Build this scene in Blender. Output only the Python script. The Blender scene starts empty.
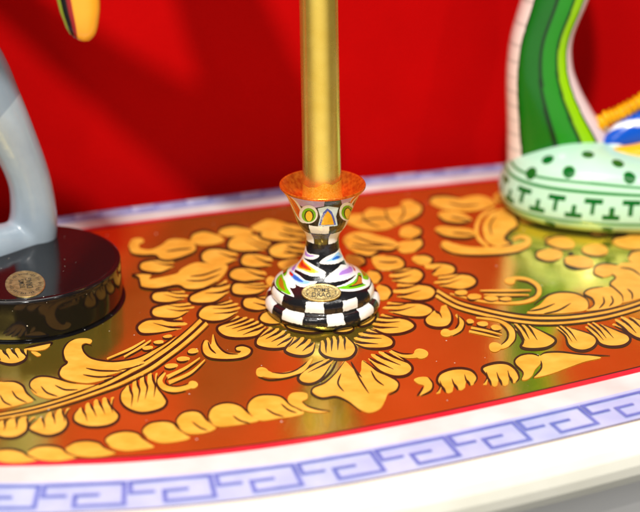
import bpy, bmesh, math, random
import numpy as np
from mathutils import Vector, Matrix, geometry
random.seed(7); rng = np.random.default_rng(7)
scn = bpy.context.scene
COL = scn.collection
# ------------------------------------------------------------------ camera
FPX = 1507.0; PITCH = math.radians(22.1); CAM = np.array([0.0, -0.778, 0.374])
def ray(px, py):
    a = (px-320)/FPX; b = -(py-214)/FPX
    c, s = math.cos(PITCH), math.sin(PITCH)
    return np.array([a, c+b*s, -s+b*c])
def on_z(px, py, z=0.0):                       # where the table plane (or another level) is met
    d = ray(px, py); return CAM+(z-CAM[2])/d[2]*d
def on_y(px, py, y):                           # where an upright plane is met
    d = ray(px, py); return CAM+(y-CAM[1])/d[1]*d
cd = bpy.data.cameras.new('camera'); cam = bpy.data.objects.new('camera', cd); COL.objects.link(cam)
cam.location = CAM; cam.rotation_euler = (math.radians(90)-PITCH, 0, 0)
cd.sensor_width = 36; cd.lens = 36*FPX/640; cd.shift_y = -42/640
cd.clip_start = 0.01; cd.clip_end = 50
cd.dof.use_dof = True; cd.dof.focus_distance = 0.812; cd.dof.aperture_fstop = 4.6; cd.dof.aperture_blades = 9
scn.camera = cam
scn.render.resolution_x = 1024; scn.render.resolution_y = 819
scn.view_settings.view_transform = 'Standard'; scn.view_settings.look = 'None'
scn.view_settings.exposure = 0.12; scn.view_settings.gamma = 1.0

# ------------------------------------------------------------------ helpers
def lin(r, g=None, b=None):
    if g is None: r, g, b = r
    f = lambda c: (c/255/12.92 if c/255 <= .04045 else ((c/255+.055)/1.055)**2.4)
    return (f(r), f(g), f(b))
def obj(name, me, mats, parent=None, smooth=True):
    if isinstance(me, bmesh.types.BMesh):
        m = bpy.data.meshes.new(name); me.to_mesh(m); me.free(); me = m
    for m in (mats if isinstance(mats, (list, tuple)) else [mats]):
        me.materials.append(m)
    if smooth: me.polygons.foreach_set('use_smooth', [True]*len(me.polygons))
    o = bpy.data.objects.new(name, me); COL.objects.link(o)
    if parent is not None: o.parent = parent; o.matrix_parent_inverse = Matrix.Translation(parent_world(parent)).inverted()
    return o
def parent_world(p):
    v = Vector(p.location) if p.type == 'EMPTY' else Vector((0, 0, 0))
    return v
def thing(name, label, cat, loc):
    o = bpy.data.objects.new(name, None); COL.objects.link(o); o.location = loc
    o.empty_display_size = .02; o['label'] = label; o['category'] = cat
    return o
def catmull(pts, n=8, closed=False):
    P = [np.array(p, float) for p in pts]; out = []; N = len(P)
    rngk = range(N if closed else N-1)
    for i in rngk:
        if closed: a, b, c, d = P[i-1], P[i], P[(i+1) % N], P[(i+2) % N]
        else: a, b, c, d = P[max(i-1, 0)], P[i], P[i+1], P[min(i+2, N-1)]
        for k in range(n):
            t = k/n
            out.append(.5*((2*b)+(c-a)*t+(2*a-5*b+4*c-d)*t*t+(3*b-a-3*c+d)*t**3))
    if not closed: out.append(P[-1])
    return np.array(out)
def grid_mesh(name, V, nu, nv, wrap_u=True, colors=None):   # V[v*nu+u]
    me = bpy.data.meshes.new(name)
    F = []
    for j in range(nv-1):
        for i in range(nu if wrap_u else nu-1):
            i2 = (i+1) % nu
            F.append((j*nu+i, j*nu+i2, (j+1)*nu+i2, (j+1)*nu+i))
    me.from_pydata([tuple(v) for v in V], [], F)
    if colors is not None:
        a = me.color_attributes.new('paint', 'FLOAT_COLOR', 'POINT')
        c = np.ones((len(V), 4), np.float32); c[:, :3] = colors
        a.data.foreach_set('color', c.ravel())
    me.update(); return me
def inside(poly, X, Y):
    poly = np.asarray(poly); r = np.zeros(X.shape, bool); n = len(poly)
    x0, y0 = poly.min(0); x1, y1 = poly.max(0)
    sel = (X >= x0) & (X <= x1) & (Y >= y0) & (Y <= y1)
    xs, ys = X[sel], Y[sel]; q = np.zeros(xs.shape, bool)
    for i in range(n):
        ax, ay = poly[i]; bx, by = poly[(i+1) % n]
        if ay == by: continue
        c = ((ay > ys) != (by > ys)) & (xs < (bx-ax)*(ys-ay)/(by-ay)+ax)
        q ^= c
    r[sel] = q; return r

# ------------------------------------------------------------------ materials
def mat(name):
    m = bpy.data.materials.new(name); m.use_nodes = True
    nt = m.node_tree; return m, nt, nt.nodes['Principled BSDF']
def node(nt, t, **kw):
    n = nt.nodes.new(t)
    for k, v in kw.items():
        if k in n.inputs: n.inputs[k].default_value = v
        else: setattr(n, k, v)
    return n
def noisy(name, c0, c1, scale, rough=.3, metal=0., coat=0., bump=0., bscale=None, rvar=0., coatr=.05, detail=4):
    m, nt, b = mat(name)
    tc = node(nt, 'ShaderNodeTexCoord')
    n = node(nt, 'ShaderNodeTexNoise', Scale=scale, Detail=detail)
    nt.links.new(tc.outputs['Object'], n.inputs['Vector'])
    r = node(nt, 'ShaderNodeValToRGB'); r.color_ramp.elements[0].position = .35; r.color_ramp.elements[1].position = .65
    r.color_ramp.elements[0].color = (*c0, 1); r.color_ramp.elements[1].color = (*c1, 1)
    nt.links.new(n.outputs['Fac'], r.inputs[0]); nt.links.new(r.outputs[0], b.inputs['Base Color'])
    b.inputs['Roughness'].default_value = rough; b.inputs['Metallic'].default_value = metal
    b.inputs['Coat Weight'].default_value = coat; b.inputs['Coat Roughness'].default_value = coatr
    if rvar:
        mr = node(nt, 'ShaderNodeMapRange'); mr.inputs[3].default_value = rough-rvar; mr.inputs[4].default_value = rough+rvar
        n3 = node(nt, 'ShaderNodeTexNoise', Scale=scale*2.3, Detail=5); nt.links.new(tc.outputs['Object'], n3.inputs['Vector'])
        nt.links.new(n3.outputs['Fac'], mr.inputs[0]); nt.links.new(mr.outputs[0], b.inputs['Roughness'])
    if bump:
        n2 = node(nt, 'ShaderNodeTexNoise', Scale=bscale or scale*4, Detail=3)
        nt.links.new(tc.outputs['Object'], n2.inputs['Vector'])
        bp = node(nt, 'ShaderNodeBump', Strength=bump, Distance=.0004); nt.links.new(n2.outputs['Fac'], bp.inputs['Height'])
        nt.links.new(bp.outputs[0], b.inputs['Normal'])
    return m
def painted(name, rough=.2, coat=.6, bump=.15, bscale=900):
    m, nt, b = mat(name)
    at = node(nt, 'ShaderNodeAttribute', attribute_name='paint')
    tc = node(nt, 'ShaderNodeTexCoord')
    n = node(nt, 'ShaderNodeTexNoise', Scale=bscale*.25, Detail=4); nt.links.new(tc.outputs['Object'], n.inputs['Vector'])
    mr = node(nt, 'ShaderNodeMapRange'); mr.inputs[3].default_value = .8; mr.inputs[4].default_value = 1.12
    nt.links.new(n.outputs['Fac'], mr.inputs[0])
    mx = node(nt, 'ShaderNodeMix', data_type='RGBA', blend_type='MULTIPLY'); mx.inputs[0].default_value = 1
    nt.links.new(at.outputs['Color'], mx.inputs[6]); nt.links.new(mr.outputs[0], mx.inputs[7])
    nt.links.new(mx.outputs[2], b.inputs['Base Color'])
    b.inputs['Roughness'].default_value = rough; b.inputs['Coat Weight'].default_value = coat; b.inputs['Coat Roughness'].default_value = .06
    n2 = node(nt, 'ShaderNodeTexNoise', Scale=bscale, Detail=3); nt.links.new(tc.outputs['Object'], n2.inputs['Vector'])
    bp = node(nt, 'ShaderNodeBump', Strength=bump, Distance=.0003); nt.links.new(n2.outputs['Fac'], bp.inputs['Height'])
    nt.links.new(bp.outputs[0], b.inputs['Normal']); nt.links.new(bp.outputs[0], b.inputs['Coat Normal'])
    return m
M = {}
def dust(nt, tc, col_socket, b, scale, amount, metal=None):     # sparse pale specks lying on a polished surface
    v = node(nt, 'ShaderNodeTexVoronoi', Scale=scale); nt.links.new(tc.outputs['Object'], v.inputs['Vector'])
    sep = node(nt, 'ShaderNodeSeparateColor'); nt.links.new(v.outputs['Color'], sep.inputs[0])
    th = node(nt, 'ShaderNodeMath', operation='MULTIPLY'); th.inputs[1].default_value = .24; nt.links.new(sep.outputs[1], th.inputs[0])
    lt = node(nt, 'ShaderNodeMath', operation='LESS_THAN'); nt.links.new(v.outputs['Distance'], lt.inputs[0]); nt.links.new(th.outputs[0], lt.inputs[1])
    rare = node(nt, 'ShaderNodeMath', operation='LESS_THAN'); rare.inputs[1].default_value = amount; nt.links.new(sep.outputs[0], rare.inputs[0])
    m_ = node(nt, 'ShaderNodeMath', operation='MULTIPLY'); nt.links.new(lt.outputs[0], m_.inputs[0]); nt.links.new(rare.outputs[0], m_.inputs[1])
    mx = node(nt, 'ShaderNodeMix', data_type='RGBA'); nt.links.new(m_.outputs[0], mx.inputs[0]); nt.links.new(col_socket, mx.inputs[6]); mx.inputs[7].default_value = (.62, .58, .5, 1)
    nt.links.new(mx.outputs[2], b.inputs['Base Color'])
    if metal is not None:
        mm = node(nt, 'ShaderNodeMath', operation='MULTIPLY_ADD'); mm.inputs[1].default_value = -metal; mm.inputs[2].default_value = metal
        nt.links.new(m_.outputs[0], mm.inputs[0]); nt.links.new(mm.outputs[0], b.inputs['Metallic'])
def lacquer():          # gold leaf under a clear polished lacquer: it mirrors what stands round it
    m, nt, b = mat('gold_leaf_lacquer')
    tc = node(nt, 'ShaderNodeTexCoord')
    n = node(nt, 'ShaderNodeTexNoise', Scale=1800, Detail=2); nt.links.new(tc.outputs['Object'], n.inputs['Vector'])
    n1 = node(nt, 'ShaderNodeTexNoise', Scale=26, Detail=7); nt.links.new(tc.outputs['Object'], n1.inputs['Vector'])
    r = node(nt, 'ShaderNodeValToRGB')
    r.color_ramp.elements[0].position = .3; r.color_ramp.elements[1].position = .7
    r.color_ramp.elements[0].color = (.90, .62, .07, 1); r.color_ramp.elements[1].color = (1.0, .74, .11, 1)
    nt.links.new(n1.outputs['Fac'], r.inputs[0])
    dust(nt, tc, r.outputs[0], b, 420, .03, .925)
    mr = node(nt, 'ShaderNodeMapRange'); mr.inputs[3].default_value = .06; mr.inputs[4].default_value = .17
    nt.links.new(n.outputs['Fac'], mr.inputs[0]); nt.links.new(mr.outputs[0], b.inputs['Roughness'])
    bp = node(nt, 'ShaderNodeBump', Strength=.3, Distance=.0001); nt.links.new(n.outputs['Fac'], bp.inputs['Height'])
    n4 = node(nt, 'ShaderNodeTexNoise', Scale=38, Detail=2); nt.links.new(tc.outputs['Object'], n4.inputs['Vector'])
    b2 = node(nt, 'ShaderNodeBump', Strength=.05, Distance=.002); nt.links.new(n4.outputs['Fac'], b2.inputs['Height']); nt.links.new(b2.outputs[0], bp.inputs['Normal'])
    nt.links.new(bp.outputs[0], b.inputs['Normal'])
    b.inputs['Coat Weight'].default_value = .4; b.inputs['Coat Roughness'].default_value = .03
    return m
def black_base():
    m, nt, b = mat('black_gloss_lacquer'); tc = node(nt, 'ShaderNodeTexCoord')
    rgb = node(nt, 'ShaderNodeRGB'); rgb.outputs[0].default_value = (.005, .0045, .005, 1)
    dust(nt, tc, rgb.outputs[0], b, 560, .05)
    n = node(nt, 'ShaderNodeTexNoise', Scale=300, Detail=5); nt.links.new(tc.outputs['Object'], n.inputs['Vector'])
    mr = node(nt, 'ShaderNodeMapRange'); mr.inputs[3].default_value = .05; mr.inputs[4].default_value = .15
    nt.links.new(n.outputs['Fac'], mr.inputs[0]); nt.links.new(mr.outputs[0], b.inputs['Roughness'])
    n2 = node(nt, 'ShaderNodeTexNoise', Scale=55, Detail=2); nt.links.new(tc.outputs['Object'], n2.inputs['Vector'])
    bp = node(nt, 'ShaderNodeBump', Strength=.06, Distance=.002); nt.links.new(n2.outputs['Fac'], bp.inputs['Height']); nt.links.new(bp.outputs[0], b.inputs['Normal'])
    return m
def enamel():           # hand laid ochre: streaks of the brush and thin patches
    m, nt, b = mat('ochre_enamel'); tc = node(nt, 'ShaderNodeTexCoord')
    mp = node(nt, 'ShaderNodeMapping'); mp.inputs['Scale'].default_value = (1, 1.7, 1); mp.inputs['Rotation'].default_value = (0, 0, .5); nt.links.new(tc.outputs['Object'], mp.inputs[0])
    n = node(nt, 'ShaderNodeTexNoise', Scale=70, Detail=4, Roughness=.55); nt.links.new(mp.outputs[0], n.inputs['Vector'])
    r = node(nt, 'ShaderNodeValToRGB'); e = r.color_ramp.elements
    e[0].position = .28; e[0].color = (.68, .31, .028, 1); e[1].position = .70; e[1].color = (.84, .46, .07, 1)
    k = e.new(.48); k.color = (.77, .385, .045, 1)
    nt.links.new(n.outputs['Fac'], r.inputs[0]); nt.links.new(r.outputs[0], b.inputs['Base Color'])
    b.inputs['Roughness'].default_value = .4; b.inputs['Coat Weight'].default_value = .10; b.inputs['Coat Roughness'].default_value = .15
    bp = node(nt, 'ShaderNodeBump', Strength=.15, Distance=.0004); nt.links.new(n.outputs['Fac'], bp.inputs['Height']); nt.links.new(bp.outputs[0], b.inputs['Normal'])
    return m
M['lacquer'] = lacquer()
M['ochre'] = enamel()
M['line'] = noisy('umber_line_paint', (.022, .008, .004), (.04, .014, .006), 300, rough=.4)
M['redline'] = noisy('red_border_paint', (.62, .012, .03), (.70, .02, .04), 80, rough=.35, coat=.1)
M['white'] = noisy('white_border_paint', (.62, .59, .58), (.74, .72, .72), 30, rough=.35, coat=.2)
M['laven'] = noisy('lavender_border_paint', (.40, .46, .74), (.50, .56, .80), 50, rough=.35, coat=.2)
M['blue'] = noisy('blue_fret_paint', (.10, .15, .50), (.15, .20, .58), 90, rough=.35, coat=.2)
M['cream'] = noisy('cream_edge_paint', (.78, .77, .66), (.85, .84, .74), 25, rough=.4, coat=.15)
M['apron'] = noisy('white_apron_paint', (.80, .80, .78), (.86, .86, .85), 12, rough=.5)
M['wall'] = noisy('red_wall_paint', (.39, .001, .0014), (.46, .0013, .0018), 9, rough=.6, bump=.6, bscale=330, rvar=.12, detail=9)
M['black'] = black_base()
M['grey'] = noisy('blue_grey_glaze', (.30, .36, .41), (.38, .44, .48), 30, rough=.28, coat=.6, bump=.22, bscale=110)
M['grey2'] = noisy('slate_grey_glaze', (.20, .26, .32), (.26, .32, .37), 30, rough=.28, coat=.6, bump=.22, bscale=110)
M['gold'] = noisy('satin_gold_wax', (.85, .58, .09), (.93, .67, .13), 60, rough=.27, metal=.84, bump=.035, bscale=160, rvar=.03)
M['goldglit'] = noisy('gold_glitter', (.90, .50, .02), (1.0, .74, .10), 1100, rough=.28, metal=.6, bump=.8, bscale=1700)
M['copper'] = noisy('copper_glitter', (.62, .09, .008), (.92, .24, .018), 420, rough=.24, metal=.65, bump=.35, bscale=900)
M['brass'] = noisy('aged_brass', (.34, .25, .09), (.56, .43, .19), 400, rough=.42, metal=.8, bump=.4, bscale=900)
M['engrave'] = noisy('engraved_dark_patina', (.03, .025, .015), (.06, .05, .03), 500, rough=.5)
M['painted'] = painted('hand_painted_enamel', rough=.2, coat=.55, bump=.7, bscale=380)
M['glaze'] = painted('hand_painted_glaze', rough=.2, coat=.3, bump=.22, bscale=90)
M['glaze'].node_tree.nodes['Principled BSDF'].inputs['Specular IOR Level'].default_value = .25
def two_tone():         # pale blue grey glaze with a slate patch above a slanting line
    m = noisy('two_tone_grey_glaze', (.27, .335, .40), (.34, .41, .47), 30, rough=.26, coat=.5, bump=.3, bscale=110)
    nt = m.node_tree; b = nt.nodes['Principled BSDF']; old = b.inputs['Base Color'].links[0].from_socket
    p1, p2 = on_y(19.5, 95, .03), on_y(0, 117, .03); k = (p1[2]-p2[2])/(p1[0]-p2[0])
    tc = node(nt, 'ShaderNodeTexCoord'); sx = node(nt, 'ShaderNodeSeparateXYZ'); nt.links.new(tc.outputs['Object'], sx.inputs[0])
    a = node(nt, 'ShaderNodeMath', operation='MULTIPLY_ADD'); a.inputs[1].default_value = -k; nt.links.new(sx.outputs[0], a.inputs[0]); nt.links.new(sx.outputs[2], a.inputs[2])
    r = node(nt, 'ShaderNodeMapRange'); c = p1[2]-k*p1[0]; r.inputs[1].default_value = c-.0008; r.inputs[2].default_value = c+.0008; nt.links.new(a.outputs[0], r.inputs[0])
    mx = node(nt, 'ShaderNodeMix', data_type='RGBA'); mx.inputs[7].default_value = (.21, .27, .335, 1); nt.links.new(r.outputs[0], mx.inputs[0]); nt.links.new(old, mx.inputs[6]); nt.links.new(mx.outputs[2], b.inputs['Base Color'])
    return m
M['legs'] = two_tone()
M['wick'] = noisy('wick_cotton', (.5, .48, .42), (.6, .58, .5), 900, rough=.9)

# ------------------------------------------------------------------ table
TBL = thing('table', 'orange gold lacquered table painted with ochre scrolls and a white and blue fret border', 'table', (0, 0, 0))
front = [(430, 105), (350, 26), (250, -33), (169, -71.6), (97.4, -104), (39.5, -127.7), (-10, -145), (-60, -157.5), (-110, -164), (-170, -165), (-240, -155), (-310, -128), (-370, -80)]
rear = [(-395, -20), (-370, 20), (-300, 58), (-220, 88), (-167, 107.5), (-124, 124), (-28, 157), (28.6, 177.5), (83, 193), (132, 207), (220, 228), (310, 242), (390, 236), (438, 200), (450, 155)]
OUT = catmull([(x/1000, y/1000) for x, y in front+rear], 20, True)        # inner edge of the red line, clockwise seen from above
def offset(curve, d):
    t = np.roll(curve, -1, 0)-np.roll(curve, 1, 0); t /= np.linalg.norm(t, axis=1)[:, None]
    n = np.stack([-t[:, 1], t[:, 0]], 1)
    if np.ndim(d): d = np.asarray(d)[:, None]
    return curve+n*d
NO = len(OUT)
area = .5*np.sum(OUT[:, 0]*np.roll(OUT[:, 1], -1)-np.roll(OUT[:, 0], -1)*OUT[:, 1])
SGN = 1 if area < 0 else -1                       # outward
isrear = np.clip(((OUT[:, 1]-.34*OUT[:, 0])-.02)/.1, 0, 1)
w_red = .0045+0*isrear; w_white = .0185*(1-isrear)+.0165*isrear
w_fret = w_white+.026*(1-isrear)+.0135*isrear; w_line = w_fret+.0014; w_edge = w_line+.015*(1-isrear)+.002*isrear
bm = bmesh.new()
MI = {k: i for i, k in enumerate(['lacquer', 'redline', 'white', 'laven', 'line', 'cream', 'ochre', 'blue'])}
def ring(d, z): return [bm.verts.new((p[0], p[1], z)) for p in offset(OUT, SGN*d)]
def bridge(a, b, m):
    for i in range(NO):
        j = (i+1) % NO
        f = bm.faces.new((a[i], a[j], b[j], b[i])); f.material_index = MI[m]
r0 = ring(0*isrear-.0012, 0); r00 = ring(0*isrear, 0); r1 = ring(w_red, 0); r2 = ring(w_white, 0); r3 = ring(w_fret, 0); r4 = ring(w_line, 0)
f = bm.faces.new(r0); f.material_index = MI['lacquer']
bridge(r0, r00, 'line'); bridge(r00, r1, 'redline'); bridge(r1, r2, 'white'); bridge(r2, r3, 'laven'); bridge(r3, r4, 'line')
prev = r4
for k in range(1, 9):                                   # half-round cream edge
    a = math.pi*k/8
    nr = ring(w_line+(w_edge-w_line)*(.35+.65*math.sin(a)) if k < 8 else w_line, -.015*(1-math.cos(a)))
    bridge(prev, nr, 'cream'); prev = nr
fb = bm.faces.new(list(reversed(prev))); fb.material_index = MI['cream']

ZL = [0.00010]
def sheet(pts2d, m, z):                                 # a thin layer of paint lying on the lacquer
    pts = [Vector((p[0], p[1], 0)) for p in pts2d]
    tri = geometry.tessellate_polygon([pts])
    vs = [bm.verts.new((p.x, p.y, z)) for p in pts]
    for t in tri:
        a, b, c = [vs[i] for i in t]
        cr = (b.co-a.co).cross(c.co-a.co).z
        if abs(cr) < 1e-14: continue
        fc = bm.faces.new((a, b, c) if cr > 0 else (a, c, b)); fc.material_index = MI[m]
def to_table(pts): return [tuple(on_z(p[0], p[1])[:2]) for p in pts]
def band(pts, ws):                                      # outline of a brush stroke of changing width
    P = np.array(pts, float); t = np.gradient(P, axis=0); L = np.linalg.norm(t, axis=1)[:, None]; L[L == 0] = 1; t /= L
    n = np.stack([-t[:, 1], t[:, 0]], 1); w = np.asarray(ws, float)[:, None]/2
    return P+n*w, P-n*w
def strip_faces(A, B, m, z):
    a = [bm.verts.new((*q, z)) for q in to_table(A)]; b = [bm.verts.new((*q, z)) for q in to_table(B)]
    for i in range(len(a)-1):
        for tr in ((a[i], a[i+1], b[i+1]), (a[i], b[i+1], b[i])):
            cr = (tr[1].co-tr[0].co).cross(tr[2].co-tr[0].co).z
            if abs(cr) < 1e-15: continue
            fc = bm.faces.new(tr if cr > 0 else tr[::-1]); fc.material_index = MI[m]
def nextz():
    ZL[0] += 0.7e-6; return ZL[0]
def brush(pts, ws, m='ochre', n=8, ball=0, ball_start=0):
    P = catmull(pts, n); w = np.interp(np.linspace(0, 1, len(P)), np.linspace(0, 1, len(ws)), ws)
    A, B = band(P, w); strip_faces(A, B, m, nextz())
    if ball: blob(pts[-1][0], pts[-1][1], ball, ball*.72, m, line=False)
    if ball_start: blob(pts[0][0], pts[0][1], ball_start, ball_start*.72, m, line=False)
def dark(pts, w=1.7, taper=True, n=8):
    brush(pts, [w*.35, w, w*1.1, w, w*.3] if taper else [w]*3, 'line', n)
def blob(x, y, rx, ry, m='ochre', line=True, rot=0.):
    t = np.linspace(0, 2*math.pi, 28, endpoint=False); c, s = math.cos(rot), math.sin(rot)
    sh = 1+.05*np.sin(2*t+x)+.04*np.sin(3*t+y)
    X = rx*np.cos(t)*sh; Y = ry*np.sin(t)*sh
    pts = np.stack([x+X*c-Y*s, y+X*s+Y*c], 1); sheet(to_table(pts), m, nextz())
    if line: dark(np.concatenate([pts[3:16:3]]), 1.5)
def poly(pts, line=None, strokes=(), lw=2.3, corner=False):
    P = np.array(pts, float) if corner else catmull(pts, 7, True)
    sheet(to_table(P), 'ochre', nextz())
    if line:
        i0, i1 = line; N = len(pts); idx = [k % N for k in range(i0, i1+1)]
        dark([pts[k] for k in idx], lw)
    for s in strokes: dark(s, 1.8)
def leaf(O, n=3, depth=.62, lw=2.6, line=True, sl=.85):
    C = catmull(O, 8); A = C[0]; B = C[-1]; Mi = (A+B)/2; c = C.mean(0)*.62+Mi*.38; far = C.mean(0)
    ax = Mi-far; inner = []
    st = []
    sw = .16*(1 if (O[0][0]*7+O[0][1]*3) % 2 < 1.2 else -1)*np.linalg.norm(ax)/max(np.linalg.norm(B-A), 1e-6)
    def pt(v, h):                                   # v across the open end, h along the fingers (0 tip line, 1 inside the leaf)
        return A+(B-A)*(v+sw*(.35-h)*abs(.35-h)*2.2*min(1, 4*v*(1-v)+.3))+ax*(.16*math.sin(math.pi*min(max(v, 0), 1))-h*1.0)
    if n >= 2:
        g = .5/(n-1)
        for k in range(n-1, 0, -1):
            tipv = k/(n-1); v = tipv-g
            inner += [pt(v+g*.62, .03), pt(v+g*.42, .22), pt(v+g*.24, depth*.62), pt(v, depth*(.78+.18*math.sin(math.pi*v))), pt(v-g*.16, depth*.6), pt(v-g*.26, .22), pt(v-g*.42, .03)]
            if k > 1: inner.append(pt(tipv-2*g, -.07))
            st.append([pt(v+g*.5, .05), pt(v+g*.34, .3), pt(v+g*.12, depth*.75), pt(v-g*.05, depth*1.05), pt(v-g*.1+.02, depth*1.05+sl*.55)])
        inner = list(catmull([C[-1]]+inner+[C[0]], 4)[1:-1])
    if n == 1: inner = [Mi+ax*.3]
    sheet(to_table(np.concatenate([C, np.array(inner)]) if inner else C), 'ochre', nextz())
    if line:
        P = C[2:-2]; w = np.interp(np.linspace(0, 1, len(P)), [0, .2, .5, .8, 1], [lw*.3, lw, lw*1.15, lw, lw*.3])
        cen = C.mean(0)
        A2, B2 = band(P, w); strip_faces(A2, B2, 'line', nextz())
    fw = min(1, max(.4, np.linalg.norm(B-A)/(max(n, 1)*4.4)))
    for s in st: brush(s, [1.2*fw, 2.4*fw, 2.6*fw, 1.9*fw, .4*fw], 'line', 5)

# --- lower left scroll
for O, n in [([(27, 349), (27, 356), (24, 361), (15, 364.5), (5, 364), (-4, 360), (-8, 352)], 4),
             ([(114, 397), (112.5, 407), (119, 415), (116, 422), (105, 426.5), (87.5, 427), (75, 422), (74, 415), (80, 408)], 4),
             ([(157.5, 373), (157, 386), (164, 396), (167, 402), (163, 408), (152, 412), (140, 413), (128, 409), (121, 402), (121, 393), (127, 386)], 4),
             ([(70, 408), (66, 415), (68, 424), (62, 432), (50, 436), (38, 434), (29, 428), (40, 418)], 3),
             ([(36, 417), (29, 424), (26, 432), (15, 438), (0, 437), (-8, 429), (2, 420)], 3),
             ([(181, 317), (165, 319), (148, 319.5), (139, 324), (137, 329), (142, 334), (157, 333.5), (181, 329)], 3),
             ([(190, 303), (170, 304), (155, 307), (151, 312), (154, 317), (165, 319), (178, 318), (189, 311)], 3),
             ([(184, 291), (168, 291), (155, 292), (151, 297), (155, 302), (168, 303), (185, 299)], 3),
             ([(231, 300), (220, 303), (205, 306), (198, 313), (200, 319), (212, 322), (225, 320), (238, 312)], 4),
             ([(237.5, 316), (227, 322), (217.5, 327), (219, 333), (227, 337.5), (242, 338.7), (257, 336), (266, 327)], 5),
             ([(270, 327), (262, 333), (256, 340), (257, 346), (268, 349), (280, 349), (289, 346), (293, 338)], 4),
             ([(294, 337), (291, 342), (285, 349), (287, 353), (296, 356), (306, 356), (313, 352), (315, 343)], 3),
             ([(321, 341), (320, 347), (320, 352), (326, 357), (338, 359.5), (350, 358), (356, 351), (354, 344), (346, 337)], 4),
             ([(368, 329), (380, 333), (390, 337), (394, 342), (391, 347), (380, 349), (365, 348), (354, 343)], 3),
             ([(382, 314), (395, 317), (408, 319.5), (415, 325), (412, 330), (400, 334), (385, 334), (373, 328)], 3),
             ([(388, 302), (405, 303), (420, 303), (431, 307), (433, 312), (425, 317), (410, 317), (389, 312)], 3),
             ([(446, 305), (451, 313), (452, 321), (447, 327), (436, 328), (427, 325), (425, 319), (432, 313)], 2),
             ([(325, 360), (315, 364), (303, 371), (298, 378), (302, 383), (312, 384), (322, 378), (333, 361)], 2),
             ([(392, 351), (402, 358), (411, 365), (412, 371), (405, 376), (393, 376.5), (380, 371), (368, 359)], 3),
             ([(436, 394), (440, 387), (437, 381), (440, 374), (450, 369.5), (462, 368.5), (472, 371), (477, 378), (473, 385)], 3),
             ([(483, 385), (487, 377), (482, 370), (485, 366), (497, 363), (508, 364), (516, 370), (519, 378), (515, 383)], 3),
             ([(510, 326), (518, 333), (523, 341), (521, 347), (530, 349.5), (545, 348.5), (554, 344), (555, 339), (545, 333), (528, 325)], 3),
             ([(556, 328), (565, 336), (568, 345), (575, 350), (585, 351), (594, 347), (597, 340), (590, 334), (566, 327)], 3),
             ([(585, 327), (595, 337), (600, 344), (610, 347), (623, 346), (630, 341), (628, 335), (618, 331), (600, 324)], 3),
             ([(612, 325), (625, 331), (636, 338), (650, 341), (662, 336), (657, 326), (630, 317)], 3),
             ([(226, 280), (212, 287), (200, 291), (190, 296), (190, 302), (200, 304), (215, 302), (229, 292)], 3),
             ([(172, 261), (155, 260), (142, 262), (139, 268), (145, 272), (160, 273), (173, 267)], 2),
             ([(236, 253), (230, 251), (220, 248.5), (208, 249), (201, 254), (202, 261), (210, 265), (225, 265), (236, 260)], 2),
             ([(270, 243), (258, 235), (243, 234), (231, 238), (227, 245), (230, 250), (243, 252), (266, 250)], 3),
             ([(271, 258), (258, 254), (245, 254), (240, 260), (243, 266), (255, 268), (271, 266)], 2),
             ([(265, 272), (250, 268), (236, 268), (229, 273), (231, 279), (243, 282), (264, 279)], 2),
             ([(263, 283), (248, 283), (235, 283), (231, 288), (233, 294), (243, 296), (258, 294), (266, 289)], 3),
             ([(270, 296), (256, 297), (245, 298), (242, 304), (246, 309), (258, 311), (272, 308)], 3),
             ([(308, 230), (292, 224), (275, 224), (263, 230), (260, 237), (270, 241), (290, 242), (308, 240)], 3),
             ([(308, 246), (290, 242), (275, 244), (268, 250), (272, 257), (285, 259), (302, 256)], 3),
             ([(395, 269), (410, 268), (420, 270), (424, 276), (418, 283), (408, 284), (392, 281)], 3),
             ([(398, 284), (415, 284), (430, 286), (436, 292), (431, 299), (418, 301), (397, 297)], 3),
             ([(424, 265), (440, 263), (452, 265), (456, 270), (451, 275), (435, 276)], 2),
             ([(439, 277), (455, 274), (470, 275), (477, 281), (473, 287), (460, 290), (439, 286)], 3)]:
    leaf(O, n+1 if n >= 3 and math.dist(O[0], O[-1]) > 15 else n)
poly([(92, 340.7), (87.5, 338.8), (77.5, 339), (69, 343), (64, 351), (65.5, 359), (68, 362.5), (62.5, 367.5), (60, 374.5), (65.5, 379.5), (77.5, 382.5), (90, 383.2), (105, 380), (118, 376), (105, 376.5), (122, 372), (136, 367), (143, 362.5), (160, 352), (170, 343), (177, 336.5), (167, 343.5), (150, 352.5), (139, 357), (120, 360.7), (105, 360.9), (91, 357.5), (83.5, 352), (81.5, 346), (85, 343.4), (90, 344)],
     strokes=[[(92, 346), (86, 344.5), (83, 347), (84.5, 352.5), (92, 358.5), (108, 361.5), (122, 361), (140, 357), (160, 346), (175, 336)],
              [(74, 339), (66.5, 344), (63, 351.5), (64, 360), (67, 363), (61, 368), (58.8, 375), (64, 380.5), (76, 383.5)],
              [(86, 368.5), (100, 371), (122, 371.3)], [(83, 375), (98, 377.3), (115, 376.3)], [(104, 380.6), (128, 373), (148, 361)]])
poly([(30, 386), (32, 381), (38, 378), (47, 377.5), (58, 380), (70, 383.5), (85, 385), (99, 385.5), (90, 389), (75, 393), (62, 397.5), (50, 399), (40, 397), (33, 393)],
     strokes=[[(37, 394), (30, 387), (31, 381), (38, 377), (48, 376.8), (60, 379.5), (72, 383)], [(41, 386.5), (47, 393), (58, 396.8)], [(55, 385.5), (65, 390), (78, 390)]])
poly([(-9, 386), (5, 382), (15, 383), (22, 387), (26, 394), (33, 401), (24, 404), (12, 407), (0, 409), (-9, 408)],
     strokes=[[(2, 382), (15, 382), (23, 386), (27, 393), (36, 400.5)], [(12, 391), (17, 398), (27, 403)], [(0, 395), (4, 402), (12, 406)]])
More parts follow.
